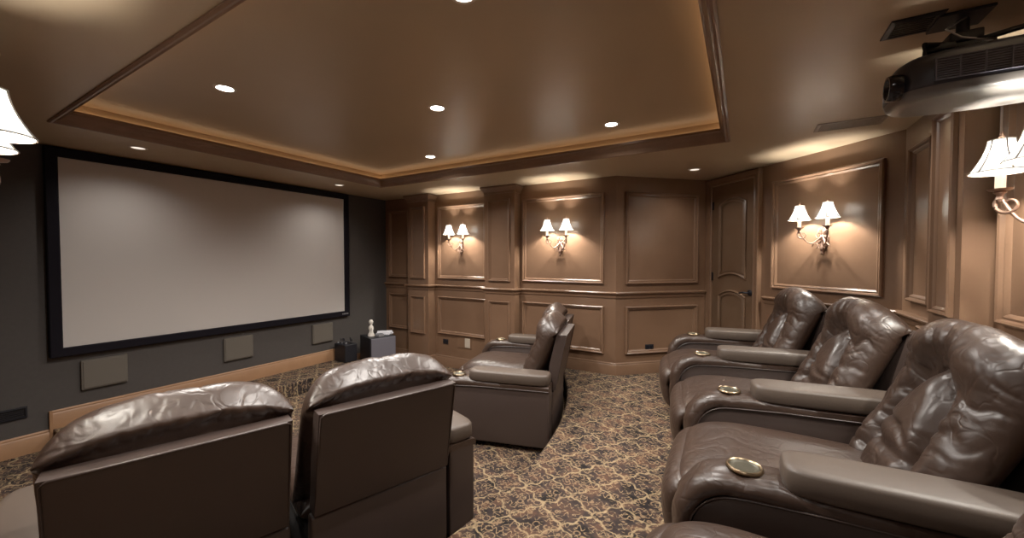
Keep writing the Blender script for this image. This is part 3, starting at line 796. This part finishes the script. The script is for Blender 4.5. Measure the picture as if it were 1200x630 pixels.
# ------------------------------------------------------------------ vents
def vent(name, c, lx, ly, m, lab, slat_m, nslat=9):
    r = empty(name, c, 0, lab, 'vent')
    bm = bmesh.new()
    sweep(bm, [(-lx, -ly), (lx, -ly), (lx, ly), (-lx, ly)], [(-.02, 0), (-.018, -.006), (0, -.009), (.006, -.004), (.006, 0)], lambda x, y, s: (x, y, s)); bm_link('frame', bm, m, r)
    bm = bmesh.new()
    for i in range(nslat):
        y = -ly+(i+.5)*2*ly/nslat
        box(bm, -lx, lx, y-ly/nslat*.55, y+ly/nslat*.55, -.005, -.001)
    bm_link('slats', bm, slat_m, r)
vent('ceiling_vent', (.67, 3.80, CEIL), .18, .085, M['ventp'], 'painted rectangular ceiling vent above the back row', M['ventp'], 7)
vent('ceiling_grille', (.615, 2.345, CEIL), .065, .065, M['black'], 'dark square ceiling grille beside the projector mount', M['black'], 7)

# ------------------------------------------------------------------ projector
def projector():
    r = empty('projector', (.835, 2.37, CZ+.655), 0, 'black ceiling-mounted projector with side grille and round lens', 'projector')
    # plan outline: curved nose toward the screen (-x)
    pts = []
    hx, hy = .29, .175
    def out(k, z, dz=0):
        res = []
        for i in range(64):
            a = 2*pi*i/64; c, s = cos(a), sin(a)
            x = hx*k*(abs(c)**(2/3.0))*(1 if c > 0 else -1); y = hy*k*(abs(s)**(2/4.0))*(1 if s > 0 else -1)
            res.append((x, y, z))
        return res
    def loft(secs):
        bm = bmesh.new(); R_ = [[bm.verts.new(p) for p in s] for s in secs]
        for a, b in zip(R_, R_[1:]):
            for i in range(64): bm.faces.new((a[i], a[(i+1) % 64], b[(i+1) % 64], b[i]))
        bm.faces.new(R_[0][::-1]); bm.faces.new(R_[-1]); return bm
    bm_link('body', loft([out(.985, .035), out(1, .045), out(1, .10), out(.99, .13), out(.95, .155), out(.86, .172), out(.6, .182)]), M['projtop'], r, smooth=60)
    bm_link('underside', loft([out(.80, -.004), out(.90, .0), out(.965, .014), out(.99, .034)]), M['projbot'], r, smooth=60)
    bm = bmesh.new()
    for i in range(10):
        z = .047+i*.009
        box(bm, -.19, .22, -hy-.0035, -hy+.004, z, z+.004)
    for i in range(7): box(bm, -.19+i*.067, -.185+i*.067, -hy-.0045, -hy+.004, .048, .130)
    bm_link('side_grille', bm, M['grille'], r)
    bm = bmesh.new(); mt = Matrix.Translation((-.270, -.10, .065)) @ Matrix.Rotation(-pi/2, 4, 'Y')
    lathe(bm, [(.0, .0), (.052, .0), (.055, .03), (.050, .045), (.042, .045), (.036, .03), (.0, .028)], mtx=mt, seg=28); bm_link('lens', bm, M['gloss'], r, smooth=40)
    bm = bmesh.new(); lathe(bm, [(.020, 0), (.020, .145)], (-.06, 0, .19), 16)
    for (a, b) in ((-.20, -.10), (.08, -.10), (-.20, .10), (.08, .10)):
        tube(bm, [(-.06, 0, .232), (a, b, .222), (a, b, .165)], .011, 8)
    box(bm, -.135, .02, -.055, .055, .19, .225, .006); box(bm, -.11, -.01, -.04, .04, .235, .275, .006); box(bm, -.19, -.10, -.075, -.045, .20, .225, .004)
    bm_link('mount_arm', bm, M['black'], r, smooth=40)
    bm = bmesh.new(); box(bm, -.15, .01, -.075, .075, .332, .344, .003); bm_link('ceiling_plate', bm, M['black'], r)
    bm = bmesh.new(); tube(bm, [(-.06, -.03, .33), (-.13, -.07, .28), (-.09, -.085, .23), (0, -.07, .20)], .004, 6); bm_link('cable', bm, M['silver'], r, smooth=60)
projector()

# ------------------------------------------------------------------ added fill spots at soffit height, no fittings, to brighten the room
for (x, y) in ((.45, 1.5), (-.2, -.35), (.45, 3.1)):
    spot((x, y, CEIL-.03), 26, rad=.06)

w = bpy.data.worlds.new('room_world'); bpy.context.scene.world = w; w.use_nodes = True
w.node_tree.nodes['Background'].inputs[0].default_value = (.5, .42, .35, 1); w.node_tree.nodes['Background'].inputs[1].default_value = .2

# ------------------------------------------------------------------ camera
cam = bpy.data.cameras.new('camera'); cam.sensor_width = 36; cam.lens = 36*460/1200; cam.clip_start = .03
co = bpy.data.objects.new('camera', cam); COL.objects.link(co); co.location = (0, 0, CZ)
co.rotation_euler = (radians(90-1.49), 0, radians(30.4))
sc = bpy.context.scene; sc.camera = co
sc.view_settings.view_transform = 'Standard'; sc.view_settings.look = 'None'
sc.view_settings.exposure = 0.46; sc.view_settings.gamma = 1.10
